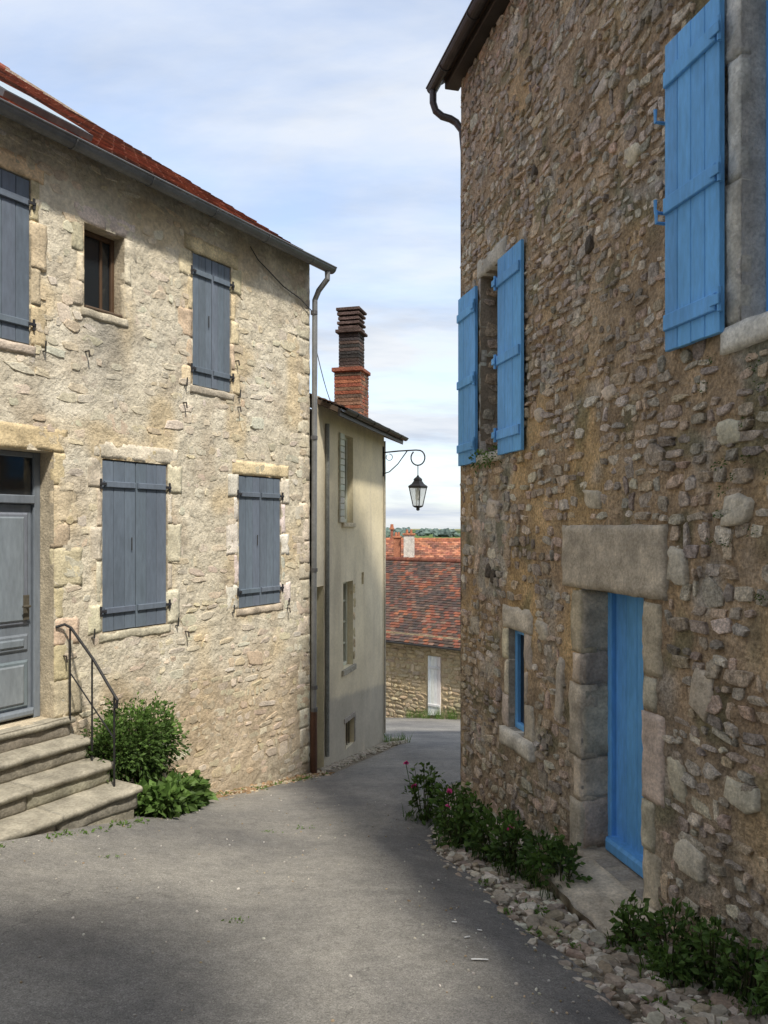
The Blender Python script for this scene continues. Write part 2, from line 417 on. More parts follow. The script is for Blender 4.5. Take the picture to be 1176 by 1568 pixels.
def jambs(b, F, h, side, w0, w1, col, hp=.012, rows=None, zz=None, er=.012):
    z0, z1 = zz or (h[2], h[3]); rows = rows or max(3, int((z1-z0)/.3)); z = z0
    hs = [R(.7, 1.3) for _ in range(rows)]; t = sum(hs)
    for i in range(rows):
        dz = hs[i]/t*(z1-z0); w = (w0 if i % 2 else w1)*R(.8, 1.25)
        a, c = (h[1]+.002, h[1]+w) if side > 0 else (h[0]-w, h[0]-.002)
        rough_block(b, F, a, c, z+.001, z+dz-.001, -.05, hp+R(-.003, .003), vary(col, .10, .05), None, er); z += dz
for h, c in ((hD, YL), (hG1, (.72, .65, .51)), (hG2, WH), (hF0, YL), (hF2, YL), (hFs, (.74, .66, .5))):
    w = (.07, .17) if h is not hD else (.16, .26)
    if h is hF0 or h is hFs: w = (.08, .13)
    for sd in (-1, 1): jambs(b, FL, h, sd, w[0], w[1], c, .008, None, None, .005)
    lh = .17 if h is not hD else .22
    lc = (.72, .58, .38)
    if h is hG1: lc = (.72, .66, .53)
    if h is hFs: lc = (.74, .68, .56)
    rough_block(b, FL, h[0]-R(.1, .16), h[1]+R(.1, .16), h[3]+.003, h[3]+lh, -.05, .009, vary(lc), None, .005)
    if h is not hD: rough_block(b, FL, h[0]-.04, h[1]+.04, h[2]-.09, h[2]-.003, -.05, .018, vary((.62, .55, .43)), None, .007)
k = -3.2
while k < 3.4:
    hh = R(.16, .32); rough_block(b, FL, .001, R(.14, .32), k+.002, k+hh-.002, -.05, .005, vary((.68, .61, .49), .1), None, .004); k += hh
rough_block(b, FL, 2.58, 2.98, -2.358, -2.27, -.05, .09, (.72, .68, .58)); rough_block(b, FL, 2.91, 3.0, -2.72, -2.362, -.05, .03, (.6, .53, .4)); rough_block(b, FL, 2.57, 2.655, -2.72, -2.362, -.05, .03, (.6, .53, .4))
b.obj('dressed_stones', M_block, HL, True)
b = B()
for h in holesL: reveal(b, FL, h, .3, (.6, .52, .39))
b.obj('reveals', M_block, HL)
b = B()
for h in (hG1, hG2, hF0, hF2): quad(b, [e(h[0], h[2], -.12), e(h[1], h[2], -.12), e(h[1], h[3], -.12), e(h[0], h[3], -.12)], (.05, .05, .05))
quad(b, [e(hN[0], hN[2], -.29), e(hN[1], hN[2], -.29), e(hN[1], hN[3], -.29), e(hN[0], hN[3], -.29)], (.10, .08, .06))
b.obj('window_backs', M_wood, HL)
GB = (.155, .19, .24)
def shutter(b, bi, F, s0, s1, z0, z1, h, col, n=3, bat=(.12, .5, .88), hinge=None, bt=.06, th=.028, tilt=0):
    w = (s1-s0)/n
    for i in range(n):
        block(b, F, s0+i*w+.002, s0+(i+1)*w-.002, z0+R(-.003, .003), z1+R(-.003, .003), h, h+th, vary(col, .07, .02), .004)
    for t in bat:
        zc = z0+(z1-z0)*t; block(b, F, s0+.015, s1-.015, zc-bt/2, zc+bt/2, h+th+.0015, h+th+.024, vary(col, .05, .02), .005)
        if hinge is not None:
            hs = s0 if hinge < 0 else s1; sg = -1 if hinge < 0 else 1
            block(bi, F, min(hs-sg*.03, hs+sg*.045), max(hs-sg*.03, hs+sg*.045), zc-.014, zc+.014, h+th+.026, h+th+.034, (.03, .03, .035), .002)
            tube(bi, [F.P(hs+sg*.03, zc-.05, h+th+.02), F.P(hs+sg*.03, zc+.05, h+th+.02)], .012, (.03, .03, .035), 8)
b = B(); bi = B()
for h in (hG1, hG2, hF0, hF2):
    mid = (h[0]+h[1])/2
    shutter(b, bi, FL, h[0]+.008, mid-.003, h[2]+.01, h[3]-.01, -.035, GB, 3, (.12, .86), -1)
    shutter(b, bi, FL, mid+.003, h[1]-.008, h[2]+.01, h[3]-.01, -.035, GB, 3, (.12, .86), 1)
    tube(bi, [e(mid+.06, (h[2]+h[3])/2-.05, .005), e(mid+.06, (h[2]+h[3])/2+.08, .005)], .006, (.05, .05, .05), 6)
    for zz in (h[2]+.22, ):
        for sx in (h[0]-.12, h[1]+.12): tube(bi, [e(sx, zz-.25, .0), e(sx, zz-.25, .04), e(sx, zz-.16, .045)], .008, (.04, .04, .04), 6)
b.obj('shutters', M_wood, HL); bi.obj('shutter_hinges', M_iron, HL)
b = B(); BR = (.10, .06, .035); h = hFs
block(b, FL, h[0]+.001, h[0]+.045, h[2], h[3], -.2, -.14, BR); block(b, FL, h[1]-.045, h[1]-.001, h[2], h[3], -.2, -.14, BR)
block(b, FL, h[0]+.046, h[1]-.046, h[2], h[2]+.06, -.2, -.14, BR); block(b, FL, h[0]+.046, h[1]-.046, h[3]-.05, h[3], -.2, -.14, BR)
block(b, FL, h[0]+.14, h[0]+.17, h[2]+.062, h[3]-.052, -.19, -.15, BR)
block(b, FL, h[0]+.02, h[1]-.02, h[2]+.002, h[2]+.03, -.13, .01, (.14, .10, .07))
h = hD; DC = (.19, .22, .26); dz = .22
block(b, FL, h[0], h[0]+.07, h[2], h[3], -.26, -.19, DC); block(b, FL, h[1]-.07, h[1], h[2], h[3], -.26, -.19, DC)
block(b, FL, h[0]+.071, h[1]-.071, dz, dz+.08, -.26, -.17, DC); block(b, FL, h[0]+.071, h[1]-.071, h[3]-.05, h[3], -.26, -.19, DC)
block(b, FL, h[0]+.071, h[1]-.071, h[2]+.03, dz-.002, -.26, -.225, DC)
for (a0, a1) in ((.11, .49), (.6, .98)):
    for (c0, c1) in ((-1.66, -1.22), (-1.14, -.98), (-.90, .14)):
        block(b, FL, h[0]+a0, h[0]+a1, c0, c1, -.2235, -.205, vary(DC, .03), .02)
        block(b, FL, h[0]+a0+.05, h[0]+a1-.05, c0+.04, c1-.04, -.204, -.19, vary((.22, .25, .29), .03), .015)
block(b, FL, h[0]+.071, h[1]-.071, h[2]+.03, h[2]+.10, -.223, -.17, DC, .02)
b.obj('door_and_frames', M_wood, HL)
b = B(); quad(b, [e(hFs[0], hFs[2], -.17), e(hFs[1], hFs[2], -.17), e(hFs[1], hFs[3], -.17), e(hFs[0], hFs[3], -.17)], (0, 0, 0))
quad(b, [e(h[0], dz, -.22), e(h[1], dz, -.22), e(h[1], h[3], -.22), e(h[0], h[3], -.22)], (0, 0, 0)); b.obj('glazing', M_glass, HL)
b = B(); tube(b, [e(hD[0]+.15, -.72, -.19), e(hD[0]+.15, -.72, -.13), e(hD[0]+.22, -.72, -.13)], .012, (.1, .09, .07), 8); block(b, FL, hD[0]+.12, hD[0]+.18, -.85, -.62, -.189, -.182, (.1, .09, .07), .003); b.obj('door_handle', M_iron, HL)
def roof(par, F, s0, s1, ov, ze, slope, ridge, col, name='roof', tcols=None, SLmax=99, tw=.18, ex=.13, back=True, dark=.6):
    P = F.P; z0 = ze
    A = P(s0, z0, ov); Bp = P(s1, z0, ov); C = P(s1, z0+slope*(ridge+ov), -ridge); D = P(s0, z0+slope*(ridge+ov), -ridge)
    bb = B(); prism(bb, [A, Bp, C, D], (0, 0, -.07), (.10, .07, .05))
    if back: prism(bb, [P(s0, z0+slope*(ridge+ov), -ridge), P(s1, z0+slope*(ridge+ov), -ridge), P(s1, z0, -2*ridge-ov), P(s0, z0, -2*ridge-ov)], (0, 0, -.07), tcols[0])
    bb.obj(name+'_deck', M_wood, par)
    bt = B(); up = (D-A); SL = up.length; up.normalize(); a = (Bp-A).normalized(); nrm = a.cross(up)
    if nrm.z < 0: nrm = -nrm
    def cf(s, t):
        c = random.choice(tcols); k = N(s*1.1, t*1.1, 20)
        return vary(mixc(c, (.06, .05, .045), dark*sm(.0, .45, k+.25*(t/SL if dark > .6 else 0))), .2)
    tiles(bt, A+nrm*.022-up*.03, a, up, nrm, (Bp-A).length, min(SL, SLmax), tw, ex, cf)
    s = 0; L = (Bp-A).length
    while s < L-.3:
        q = D+a*s; tube(bt, [q+Vector((0, 0, .02)), q+a*.36+Vector((0, 0, .03))], [.10, .115], vary(tcols[0], .15), 10); s += .33
    bt.obj(name+'_tiles', M_tile, par)
TR = [(.26, .09, .06), (.31, .12, .075), (.22, .08, .055), (.27, .11, .065)]
roof(HL, FL, -.1, 8.6, .2, 3.55, .67, 7.0, None, tcols=TR)
up = (e(0, 3.55+.67*7.2, -7)-e(0, 3.55, .2)).normalized(); nr = FL.a.cross(up); nr = nr if nr.z > 0 else -nr
def onroof(s, t, k): return e(s, 3.55, .2)+up*t+nr*k
bs = B(); s0, s1, t0, t1 = 3.35, 4.3, .55, 1.75
for (a0, a1, c0, c1) in ((s0, s1, t0, t0+.08), (s0, s1, t1-.08, t1), (s0, s0+.07, t0+.081, t1-.081), (s1-.07, s1, t0+.081, t1-.081)):
    prism(bs, [onroof(a0, c0, .03), onroof(a1, c0, .03), onroof(a1, c1, .03), onroof(a0, c1, .03)], nr*.07, (.16, .17, .18))
bs.obj('skylight_frame', M_zinc, HL)
b = B(); quad(b, [onroof(s0+.04, t0+.04, .106), onroof(s1-.04, t0+.04, .106), onroof(s1-.04, t1-.04, .106), onroof(s0+.04, t1-.04, .106)], (0, 0, 0)); b.obj('skylight_glass', M_sky, HL)
b = B(); ZC = (.17, .18, .19)
gutter(b, e(-.15, 3.53, .27), e(8.5, 3.50, .27), FL.n, .075, ZC)
quad(b, [e(-.15, 3.53, .27)+FL.n*math.cos(a_*math.pi/10)*.075-Vector((0, 0, 1))*math.sin(a_*math.pi/10)*.075 for a_ in range(11)], ZC)
tube(b, [e(-.04, 3.46, .27), e(-.04, 3.36, .27), e(-.02, 3.22, .14), e(-.02, 3.1, .075), e(-.02, 2, .07), e(0, -2.55, .07)], .038, (.26, .27, .28), 12)
tube(b, [e(.0, -2.5, .07), e(.0, -3.33, .07)], .048, (.13, .07, .05), 12)
for zz in (2.9, 1.2, -.6, -2.2, -2.5): tube(b, [e(-.01, zz, .07), e(-.01, zz+.05, .07)], .048, (.15, .15, .16), 12)
b.obj('gutter_and_downpipe', M_zinc, HL)
b = B()
tube(b, [e(1.25, 3.44, .03), e(1.1, 3.32, .03), e(.6, 3.12, .035), e(.25, 3.05, .04), e(.03, 2.95, .05)], .007, (.05, .05, .05), 6)
W0 = e(-.02, 2.6, .05); W1 = Vector((-.75, 13.6, 1.95))
tube(b, [W0.lerp(W1, i/10)-Vector((0, 0, .25*math.sin(math.pi*i/10))) for i in range(11)], .006, (.04, .04, .04), 5)
for (s, z) in ((2.33, 1.38), (1.45, 1.45), (2.3, -1.15), (.5, -1.05), (3.85, -1.2), (1.48, 2.0), (3.6, 1.7)): tube(b, [e(s, z, -.02), e(s, z, .05), e(s, z-.06, .06)], .009, (.05, .04, .035), 6)
b.obj('cable_and_hooks', M_iron, HL)
# ------------------------------------------------------------ steps
ST = empty('stone_steps'); b = B()
for (d, z, r) in ((.10, -1.77, 3.80), (.34, -1.94, 3.79), (.62, -2.12, 3.77), (.92, -2.30, 3.72)):
    s = r
    while s < 5.6:
        w = R(.75, 1.1); s2 = min(s+w, 5.7)
        rough_block(b, FL, s+.012, s2-.002, z-.19, z-.05, -.05, d-.035, vary((.27, .245, .20), .12))
        m_ = 14; vs = []; cs = []; sd = R(0, 50)
        prof = [(-.05, 0), (d*.35, 0), (d*.7, -.002), (d-.035, -.004), (d-.008, -.012), (d, -.03), (d-.008, -.055), (d-.05, -.062)]
        for i in range(m_+1):
            ss = s-.012+(s2-s+.010)*i/m_
            for (hh, dz_) in prof:
                near = 1 if hh > d-.04 else .25
                vs.append(e(ss, z+dz_+.008*N(ss*5, hh*5, sd)-.010*near*max(0, N(ss*4, 3, sd)), hh+near*.014*N(ss*6, 1, sd)))
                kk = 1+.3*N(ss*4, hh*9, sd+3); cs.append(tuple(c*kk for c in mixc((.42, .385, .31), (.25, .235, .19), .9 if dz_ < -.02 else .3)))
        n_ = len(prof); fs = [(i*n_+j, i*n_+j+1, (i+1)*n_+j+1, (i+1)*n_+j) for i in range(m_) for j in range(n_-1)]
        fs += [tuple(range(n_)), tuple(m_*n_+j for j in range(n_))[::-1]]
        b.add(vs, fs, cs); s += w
block(b, FL, 3.76, 5.7, -2.95, -2.47, -.05, .87, (.27, .25, .2), .01, .003)
b.obj('treads', M_block, ST, True)
HR = empty('iron_handrail'); b = B(); IR = (.02, .02, .022); rs = 3.84
tube(b, [e(rs+.1, -.92, .02), e(rs+.03, -.90, .05), e(rs, -.93, .10), e(rs, -1.2, .42), e(rs, -1.47, .68), e(rs, -1.53, .74), e(rs, -1.60, .73), e(rs, -1.60, .70)], .013, IR, 8)
tube(b, [e(rs, -.94, .09), e(rs, -1.8, .09)], .009, IR, 8); tube(b, [e(rs, -1.18, .40), e(rs, -2.12, .40)], .009, IR, 8); tube(b, [e(rs, -1.5, .70), e(rs, -2.32, .70)], .010, IR, 8)
tube(b, [e(rs, -1.35, .09), e(rs, -1.88, .70)], .007, IR, 6)
b.obj('rail', M_iron, HR)

# ------------------------------------------------------------ CREAM HOUSE
FC = Frame((0, 14.3), (-.2562, -.9667), (.9667, -.2562)); HC = empty('cream_rendered_house'); c = FC.P
cU = (1.96, 2.47, .08, 1.45); cLw = (1.96, 2.47, -2.2, -.85); cC = (1.9, 2.35, -3.47, -3.06); cD = (3.38, 3.74, -3.6, -.83); cV = (1.35, 1.47, -.95, -.75)
holesC = [cU, cLw, cC, cD, cV]
def colC(s, z):
    q = mixc((.78, .69, .48), (.82, .74, .56), .5+N(s*.8, z*.5, 31))
    q = mixc(q, (.62, .54, .40), .6*sm(-1.4, -2.7, z+.5*N(s*1.5, z*.8, 32)))
    q = mixc(q, (.40, .37, .31), .85*sm(-2.85, -2.95, z-.12*s+.03*N(s*6, z)))
    q = mixc(q, (.60, .53, .40), .5*sm(.1, .5, N(s*5, z*.6, 35)))
    q = mixc(q, (.54, .49, .39), .5*sm(2.5, 3.8, s))
    return q
b = B(); gridwall(b, FC, 0, 3.85, -4.4, 1.85, holesC, .05, .004, 3, 31, colC)
W = 5.5; rz = 1.6+.42*2.7
quad(b, [c(0, -4.6, 0), c(0, -4.6, -W), c(0, 1.75, -W), c(0, rz, -W/2), c(0, 1.75, 0)], (.6, .54, .42))
quad(b, [c(3.9, -4.6, 0.0-.02), c(3.9, -4.6, -.6), c(3.9, 1.75, -.6), c(3.9, 1.75, -.02)], (.6, .54, .42))
quad(b, [c(0, -4.6, -W), c(3, -4.6, -W), c(3, 1.75, -W), c(0, 1.75, -W)], (.6, .54, .42))
for h in holesC: reveal(b, FC, h, .22, (.78, .70, .50))
b.obj('walls', M_plaster, HC, False)
b = B()
YS = (.56, .45, .28)
for zz in (-2.15, -1.95, -1.78, -1.52, -1.3, -1.08): rough_block(b, FC, 1.82+R(-.04, .02), 1.955, zz, zz+.17, -.03, .008, vary(YS, .15))
block(b, FC, 1.88, 2.55, -2.29, -2.203, -.05, .04, (.4, .37, .3)); block(b, FC, 1.9, 2.53, .01, .078, -.05, .04, (.66, .58, .42))
block(b, FC, 1.85, 2.42, -3.06, -2.98, -.03, .015, (.33, .3, .26)); block(b, FC, 1.82, 1.898, -3.47, -3.06, -.03, .015, (.33, .3, .26))
b.obj('window_surrounds', M_block, HC)
b = B(); CW = (.62, .64, .53)
for h in (cU, cLw):
    block(b, FC, h[0], h[0]+.05, h[2], h[3], -.16, -.09, CW); block(b, FC, h[1]-.05, h[1], h[2], h[3], -.16, -.09, CW)
    block(b, FC, h[0]+.051, h[1]-.051, h[2], h[2]+.06, -.16, -.09, CW); block(b, FC, h[0]+.051, h[1]-.051, h[3]-.05, h[3], -.16, -.09, CW)
    block(b, FC, h[0]+.23, h[0]+.28, h[2]+.061, h[3]-.051, -.16, -.09, CW)
    for t in (.25, .5, .75):
        block(b, FC, h[0]+.051, h[0]+.229, h[2]+(h[3]-h[2])*t, h[2]+(h[3]-h[2])*t+.03, -.15, -.11, CW); block(b, FC, h[0]+.281, h[1]-.051, h[2]+(h[3]-h[2])*t, h[2]+(h[3]-h[2])*t+.03, -.15, -.11, CW)
for i in range(14): block(b, FC, 2.49, 2.70, cU[2]+i*.098, cU[2]+i*.098+.09, .012, .035, vary(CW, .05), .006)
block(b, FC, cD[0], cD[1], cD[2], cD[3], -.2, -.14, (.14, .17, .15))
for i in range(4): block(b, FC, cD[0]+.005+i*.088, cD[0]+.083+i*.088, cD[2], cD[3]-.03, -.139, -.12, vary((.15, .18, .16), .06))
b.obj('window_frames_and_door', M_wood, HC)
b = B()
for h in (cU, cLw, cC, cV): quad(b, [c(h[0], h[2], -.14), c(h[1], h[2], -.14), c(h[1], h[3], -.14), c(h[0], h[3], -.14)], (0, 0, 0))
b.obj('glazing', M_glass, HC)
b = B()
for i in range(4): tube(b, [c(1.98+i*.11, -3.47, -.06), c(1.98+i*.11, -3.06, -.06)], .009, (.03, .03, .03), 6)
tube(b, [c(3.3, 1.5, .03), c(3.3, -3.3, .03)], .03, (.2, .21, .2), 8); tube(b, [c(.06, 1.6, .03), c(.05, -3.8, .03)], .018, (.45, .42, .35), 8)
b.obj('grille_and_pipes', M_iron, HC)
roof(HC, FC, -.14, 3.65, .30, 1.68, .42, 2.75, None, tcols=[(.13, .07, .05), (.17, .085, .055), (.10, .065, .05)])
b = B(); prism(b, [c(-.14, 1.56, .30), c(3.65, 1.56, .30), c(3.65, 1.66, .31), c(-.14, 1.66, .31)], FC.n*.03, (.035, .03, .028))
prism(b, [c(-.15, 1.55, .32), c(-.15, 1.67, .32), c(-.15, 1.67+.42*3.05, -2.75), c(-.15, 1.55+.42*3.05, -2.75)], FC.a*-.025, (.04, .033, .03))
gutter(b, c(-.14, 1.66, .38), c(3.6, 1.66, .38), FC.n, .05, (.05, .05, .05)); b.obj('fascia', M_zinc, HC)
b = B(); bb = B()
def ring(b, F, s0, s1, h0, h1, z0, z1, col, ch=.01): block(b, F, s0, s1, z0, z1, h0, h1, col, ch, .002)
z = 1.5; i = 0
while z < 2.84:
    for k in range(4):
        o = .0 if i % 2 else -.08
        a0 = max(-.02, -.02+k*.16+o); a1 = min(.52, -.02+(k+1)*.16+o-.012)
        if a1-a0 > .03: block(b, FC, a0, a1, z, z+.056, -.80, -.30+R(-.006, .002), vary(random.choice([(.30, .10, .06), (.36, .14, .08), (.22, .10, .07), (.30, .17, .11), (.18, .12, .09)]), .2), .005, .002)
    z += .066; i += 1
block(bb, FC, -.005, .505, 1.4, 2.84, -.785, -.31, (.36, .30, .24), .004)
ring(b, FC, -.05, .55, -.84, -.27, 2.84, 2.91, (.30, .11, .07))
z = 2.91; i = 0
while z < 3.56:
    for k in range(3):
        a0 = max(.06, .06+k*.155-(.07 if i % 2 else 0)); a1 = min(.44, .06+(k+1)*.155-(.07 if i % 2 else 0)-.01)
        block(b, FC, a0, a1, z, z+.052, -.74, -.36+R(-.003, .003), vary(random.choice([(.065, .05, .045), (.10, .07, .06), (.05, .045, .045)]), .25), .005, .002)
    z += .063; i += 1
block(bb, FC, .075, .425, 2.9, 3.56, -.73, -.37, (.10, .09, .08), .004)
ring(b, FC, .01, .49, -.79, -.31, 3.56, 3.61, (.10, .07, .06))
for k, w in enumerate((0, .015, 0, .015, .03)):
    ring(b, FC, .05-w, .45+w, -.75-w, -.35+w, 3.63+k*.083, 3.68+k*.083, (.13, .09, .08), .015)
block(bb, FC, .11, .39, 3.6, 4.03, -.69, -.41, (.02, .02, .02))
b.obj('chimney_bricks', M_brick, HC); bb.obj('chimney_core', M_brick, HC)

# ------------------------------------------------------------ STREET LAMP
SL = empty('wall_street_lamp'); b = B(); IK = (.018, .018, .02); s = .07
block(b, FC, s-.03, s+.03, .95, 1.5, 0.0, .02, IK)
tube(b, [c(s, 1.39, .02), c(s, 1.41, .3), c(s, 1.42, .62)]+[c(s, 1.28+.14*math.cos(t*.35), .66+.13*math.sin(t*.35)) for t in range(1, 17)], .013, IK, 8)
tube(b, [c(s, 1.0, .02), c(s, 1.03, .12), c(s, 1.17, .28), c(s, 1.33, .40), c(s, 1.41, .46)], .010, IK, 8)
tube(b, [c(s, 1.3+.06*math.cos(t*.5), .12+.06*math.sin(t*.5)) for t in range(12)], .007, IK, 6)
tube(b, [c(s, 1.28-.14, .66), c(s, .93, .66)], .009, IK, 6)
Lc = c(s, 0, .66)
def sq(z, r, rot=.2): return [Vector((Lc.x+r*math.cos(rot+math.pi/2*i), Lc.y+r*math.sin(rot+math.pi/2*i), z)) for i in range(4)]
def lathe4(b, prof, col):
    vs = []
    for z, r in prof: vs += sq(z, r)
    fs = [(4*k+i, 4*k+(i+1) % 4, 4*k+4+(i+1) % 4, 4*k+4+i) for k in range(len(prof)-1) for i in range(4)]; fs += [(3, 2, 1, 0), tuple(4*(len(prof)-1)+i for i in range(4))]
    b.add(vs, fs, col)
lathe4(b, [(.73, .175), (.75, .185), (.765, .175), (.80, .12), (.86, .075), (.87, .085), (.90, .07), (.93, .03), (.96, .012)], IK)
lathe4(b, [(.31, .015), (.33, .035), (.36, .03), (.375, .075), (.39, .095), (.40, .09)], IK)
T = sq(.735, .165); Bt = sq(.395, .09)
for i in range(4):
    tube(b, [Bt[i], T[i]], .009, IK, 6); tube(b, [Bt[i], Bt[(i+1) % 4]], .008, IK, 6); tube(b, [T[i], T[(i+1) % 4]], .009, IK, 6)
b.obj('bracket_and_frame', M_iron, SL)
b = B(); T = sq(.73, .155); Bt = sq(.40, .083)
for i in range(4): quad(b, [Bt[i], Bt[(i+1) % 4], T[(i+1) % 4], T[i]], (1, 1, 1))
b.obj('panes', M_lglass, SL)
b = B(); tube(b, [(Lc.x, Lc.y, .72), (Lc.x, Lc.y, .66), (Lc.x, Lc.y, .60), (Lc.x, Lc.y, .52), (Lc.x, Lc.y, .50)], [.02, .03, .05, .045, .02], (.8, .8, .78), 10); b.obj('bulb', M_plaster, SL, True)

# ------------------------------------------------------------ RIGHT HOUSE
FR = Frame((.889, 8.874), (.2375, -.971), (-.971, -.2375)); HR2 = empty('rubble_stone_house'); r = FR.P
rW = (.64, 1.22, .78, 2.68); rB = (4.70, 5.7, 1.15, 3.25); rD = (2.86, 3.73, -2.55, -.48); rS = (1.40, 1.76, -1.95, -.98)
holesR = [rW, rB, rD, rS]
def colR(s, z):
    n = N(s*1.1, z*1.1, 41); q = mixc((.38, .27, .17), (.48, .36, .24), .5+n)
    q = mixc(q, (.62, .43, .22), .85*sm(.0, .4, N(s*1.5, z*1.5, 44)*.7+.42*sm(1.2, .3, abs(s-2.1))*sm(1.5, .4, abs(z+.2))-.08))
    q = mixc(q, (.36, .30, .24), .5*sm(3.0, 4.8, z+.8*n)); q = mixc(q, (.39, .33, .26), .65*sm(-1.1, -2.0, z+.6*n))
    q = mixc(q, (.50, .47, .42), .85*sm(.0, .3, N(s*2.4, z*2.4, 46)*.6+sm(.75, .2, abs(s-.95))*sm(.95, .2, abs(z+.1))*.5-.1))
    q = mixc(q, (.56, .54, .50), .9*sm(.1, .35, N(s*2, z*2, 47)*.4+sm(1.0, .3, abs(s-5.2))*sm(1.6, 1.0, abs(z-2.2))*.7-.15))
    q = mixc(q, (.14, .15, .08), .6*sm(.15, .5, N(s*3, z*3, 50)+.3*sm(4.3, 5.2, s)*sm(1.3, .5, abs(z-.6))))
    return q
def colRs(s, z):
    q = random.choice([(.54, .47, .39), (.64, .57, .47), (.43, .38, .32), (.57, .45, .33), (.35, .31, .27), (.72, .65, .55), (.59, .47, .34), (.48, .44, .39), (.56, .44, .36)])
    q = mixc(q, (.22, .195, .17), .5*sm(.05, .5, N(s*1.3, z*1.3, 52))+.10*sm(2.5, 4.5, z))
    return vary(mixc(q, colR(s, z), .2), .17)
b = B(); gridwall(b, FR, 0, 6.2, -3.6, 5.5, holesR, .03, .016, 8, 41, colR)
gridwall(b, FR, 6.2, 15, -3.6, 5.5, [], .2, .01, 3, 41, colR)
D = 8.0; zz = 5.25+.7*(D/2+.22)
quad(b, [r(0, -4.2, 0), r(0, -4.2, -D), r(0, 5.4, -D), r(0, zz-.1, -D/2), r(0, 5.35, 0)], (.4, .3, .2))
quad(b, [r(15, -3, 0), r(15, -3, -D), r(15, 5.4, -D), r(15, zz-.1, -D/2), r(15, 5.35, 0)], (.4, .3, .2)); quad(b, [r(0, -4.2, -D), r(15, -4.2, -D), r(15, 5.4, -D), r(0, 5.4, -D)], (.4, .3, .2))
b.obj('walls', M_mortR, HR2, True)
lint = (2.55, 4.0, -.48, 0.02)
excl = [(rW[0]-.06, rW[1]+.06, rW[2]-.1, rW[3]+.14), (4.55, 6, .98, 3.4), (2.70, 3.93, -2.6, -.44), lint, (1.24, 1.92, -2.15, -.78)]
def keepR(s, z): return .88-.55*sm(.1, .4, N(s*1.5, z*1.5, 44)*.7+.42*sm(1.2, .3, abs(s-2.1))*sm(1.4, .4, abs(z+.2))-.08)-.2*sm(0, .5, N(s*.7, z*.7, 60))
b = B()
rubble(b, FR, .02, 6.2, 1.2, 5.42, excl, (.035, .09), (.05, .16), (.004, .026), colRs, keepR, .026, 5, .09)
rubble(b, FR, .02, 6.2, -3.5, 1.25, excl, (.045, .115), (.06, .20), (.005, .028), colRs, keepR, .026, 5, .11)
Fe = Frame((.889, 8.874), (.971, .2375), (-.2375, .971))
rubble(b, Fe, .02, 3, -3.9, 5.3, [], (.07, .14), (.1, .26), (.012, .04), colRs, keepR, .026, 5)
h = rW; Fv = Frame((r(h[0], 0, 0).x, r(h[0], 0, 0).y), tuple((-FR.n)[:2]), tuple(FR.a[:2]))
rubble(b, Fv, .01, .34, h[2], h[3], [], (.07, .15), (.12, .25), (.008, .02), colRs, lambda s, z: .9, .02)
b.obj('rubble_stones', M_stoneR, HR2, False)
b = B(); GS = (.50, .47, .41)
rough_block(b, FR, lint[0], lint[1], lint[2]+.002, lint[3], -.1, .03, (.48, .415, .325), 3)
for side in (-1, 1):
    z = rD[2]-.08
    for hh, w in ((.46, .17), (.33, .11), (.60, .20), (.24, .12), (.50, .17)):
        a0, a1 = ((rD[0]-w, rD[0]+.004) if side < 0 else (rD[1]-.004, rD[1]+w*1.2))
        rough_block(b, FR, a0, a1, z+.005, z+hh-.005, -.12, .018+R(0, .015), vary(random.choice([(.60, .51, .40), (.52, .43, .32), (.66, .57, .45), (.48, .42, .34)]), .12)); z += hh
Fj = Frame((r(rD[0], 0, 0).x, r(rD[0], 0, 0).y), tuple((-FR.n)[:2]), tuple(FR.a[:2])); z = rD[2]
for hh in (.40, .33, .56, .28, .49): rough_block(b, Fj, -.005, .31, z+.004, z+hh-.004, -.03, .012, vary((.49, .42, .33), .15)); z += hh
rough_block(b, FR, 2.72, 4.05, -2.95, rD[2], -.3, .03, (.42, .37, .30))
for sd in (-1, 1): jambs(b, FR, rW, sd, .04, .09, GS, .015, 6)
rough_block(b, FR, rW[0]-.10, rW[1]+.12, rW[3], rW[3]+.2, -.1, .02, GS); rough_block(b, FR, rW[0]-.06, rW[1]+.08, rW[2]-.1, rW[2], -.1, .05, GS)
for sd in (-1, 1): jambs(b, FR, rS, sd, .09, .17, (.56, .50, .40), .015, 3)
rough_block(b, FR, 1.25, 1.95, rS[3]+.002, rS[3]+.22, -.1, .02, (.58, .52, .43)); rough_block(b, FR, 1.28, 2.0, rS[2]-.16, rS[2]-.002, -.1, .07, (.68, .64, .56))
jambs(b, FR, rB, -1, .10, .14, (.60, .58, .53), .015, 3); rough_block(b, FR, 4.55, 5.8, 1.0, 1.148, -.1, .05, (.70, .68, .62)); rough_block(b, FR, 4.5, 5.8, 3.252, 3.45, -.1, .02, (.58, .56, .51))
for (s, z, w, h) in ((2.15, -.9, .22, .20), (3.05, .22, .26, .16), (2.5, -1.35, .14, .5), (4.12, -.25, .2, .25), (4.35, -1.0, .2, .32), (1.0, .2, .3, .2), (4.6, .55, .22, .16), (4.12, -1.6, .18, .26), (2.1, 1.0, .16, .12), (4.65, .1, .25, .2), (4.25, -2.05, .3, .2), (4.7, -1.5, .3, .18), (3.3, 1.0, .2, .13), (2.3, 2.3, .16, .12), (3.6, 2.6, .2, .14), (3.2, 3.3, .18, .12)):
    stone(b, FR, s, z, w, h, .028, vary((.58, .51, .41), .15), 11)
b.obj('dressed_stones', M_block, HR2, True)
b = B()
reveal(b, FR, rW, .34, (.30, .25, .19)); reveal(b, FR, rB, .22, (.62, .60, .56)); reveal(b, FR, rD, .32, (.38, .33, .27)); reveal(b, FR, rS, .25, (.42, .37, .30))
b.obj('reveals', M_block, HR2)
BL = (.15, .41, .77); b = B(); bi = B()
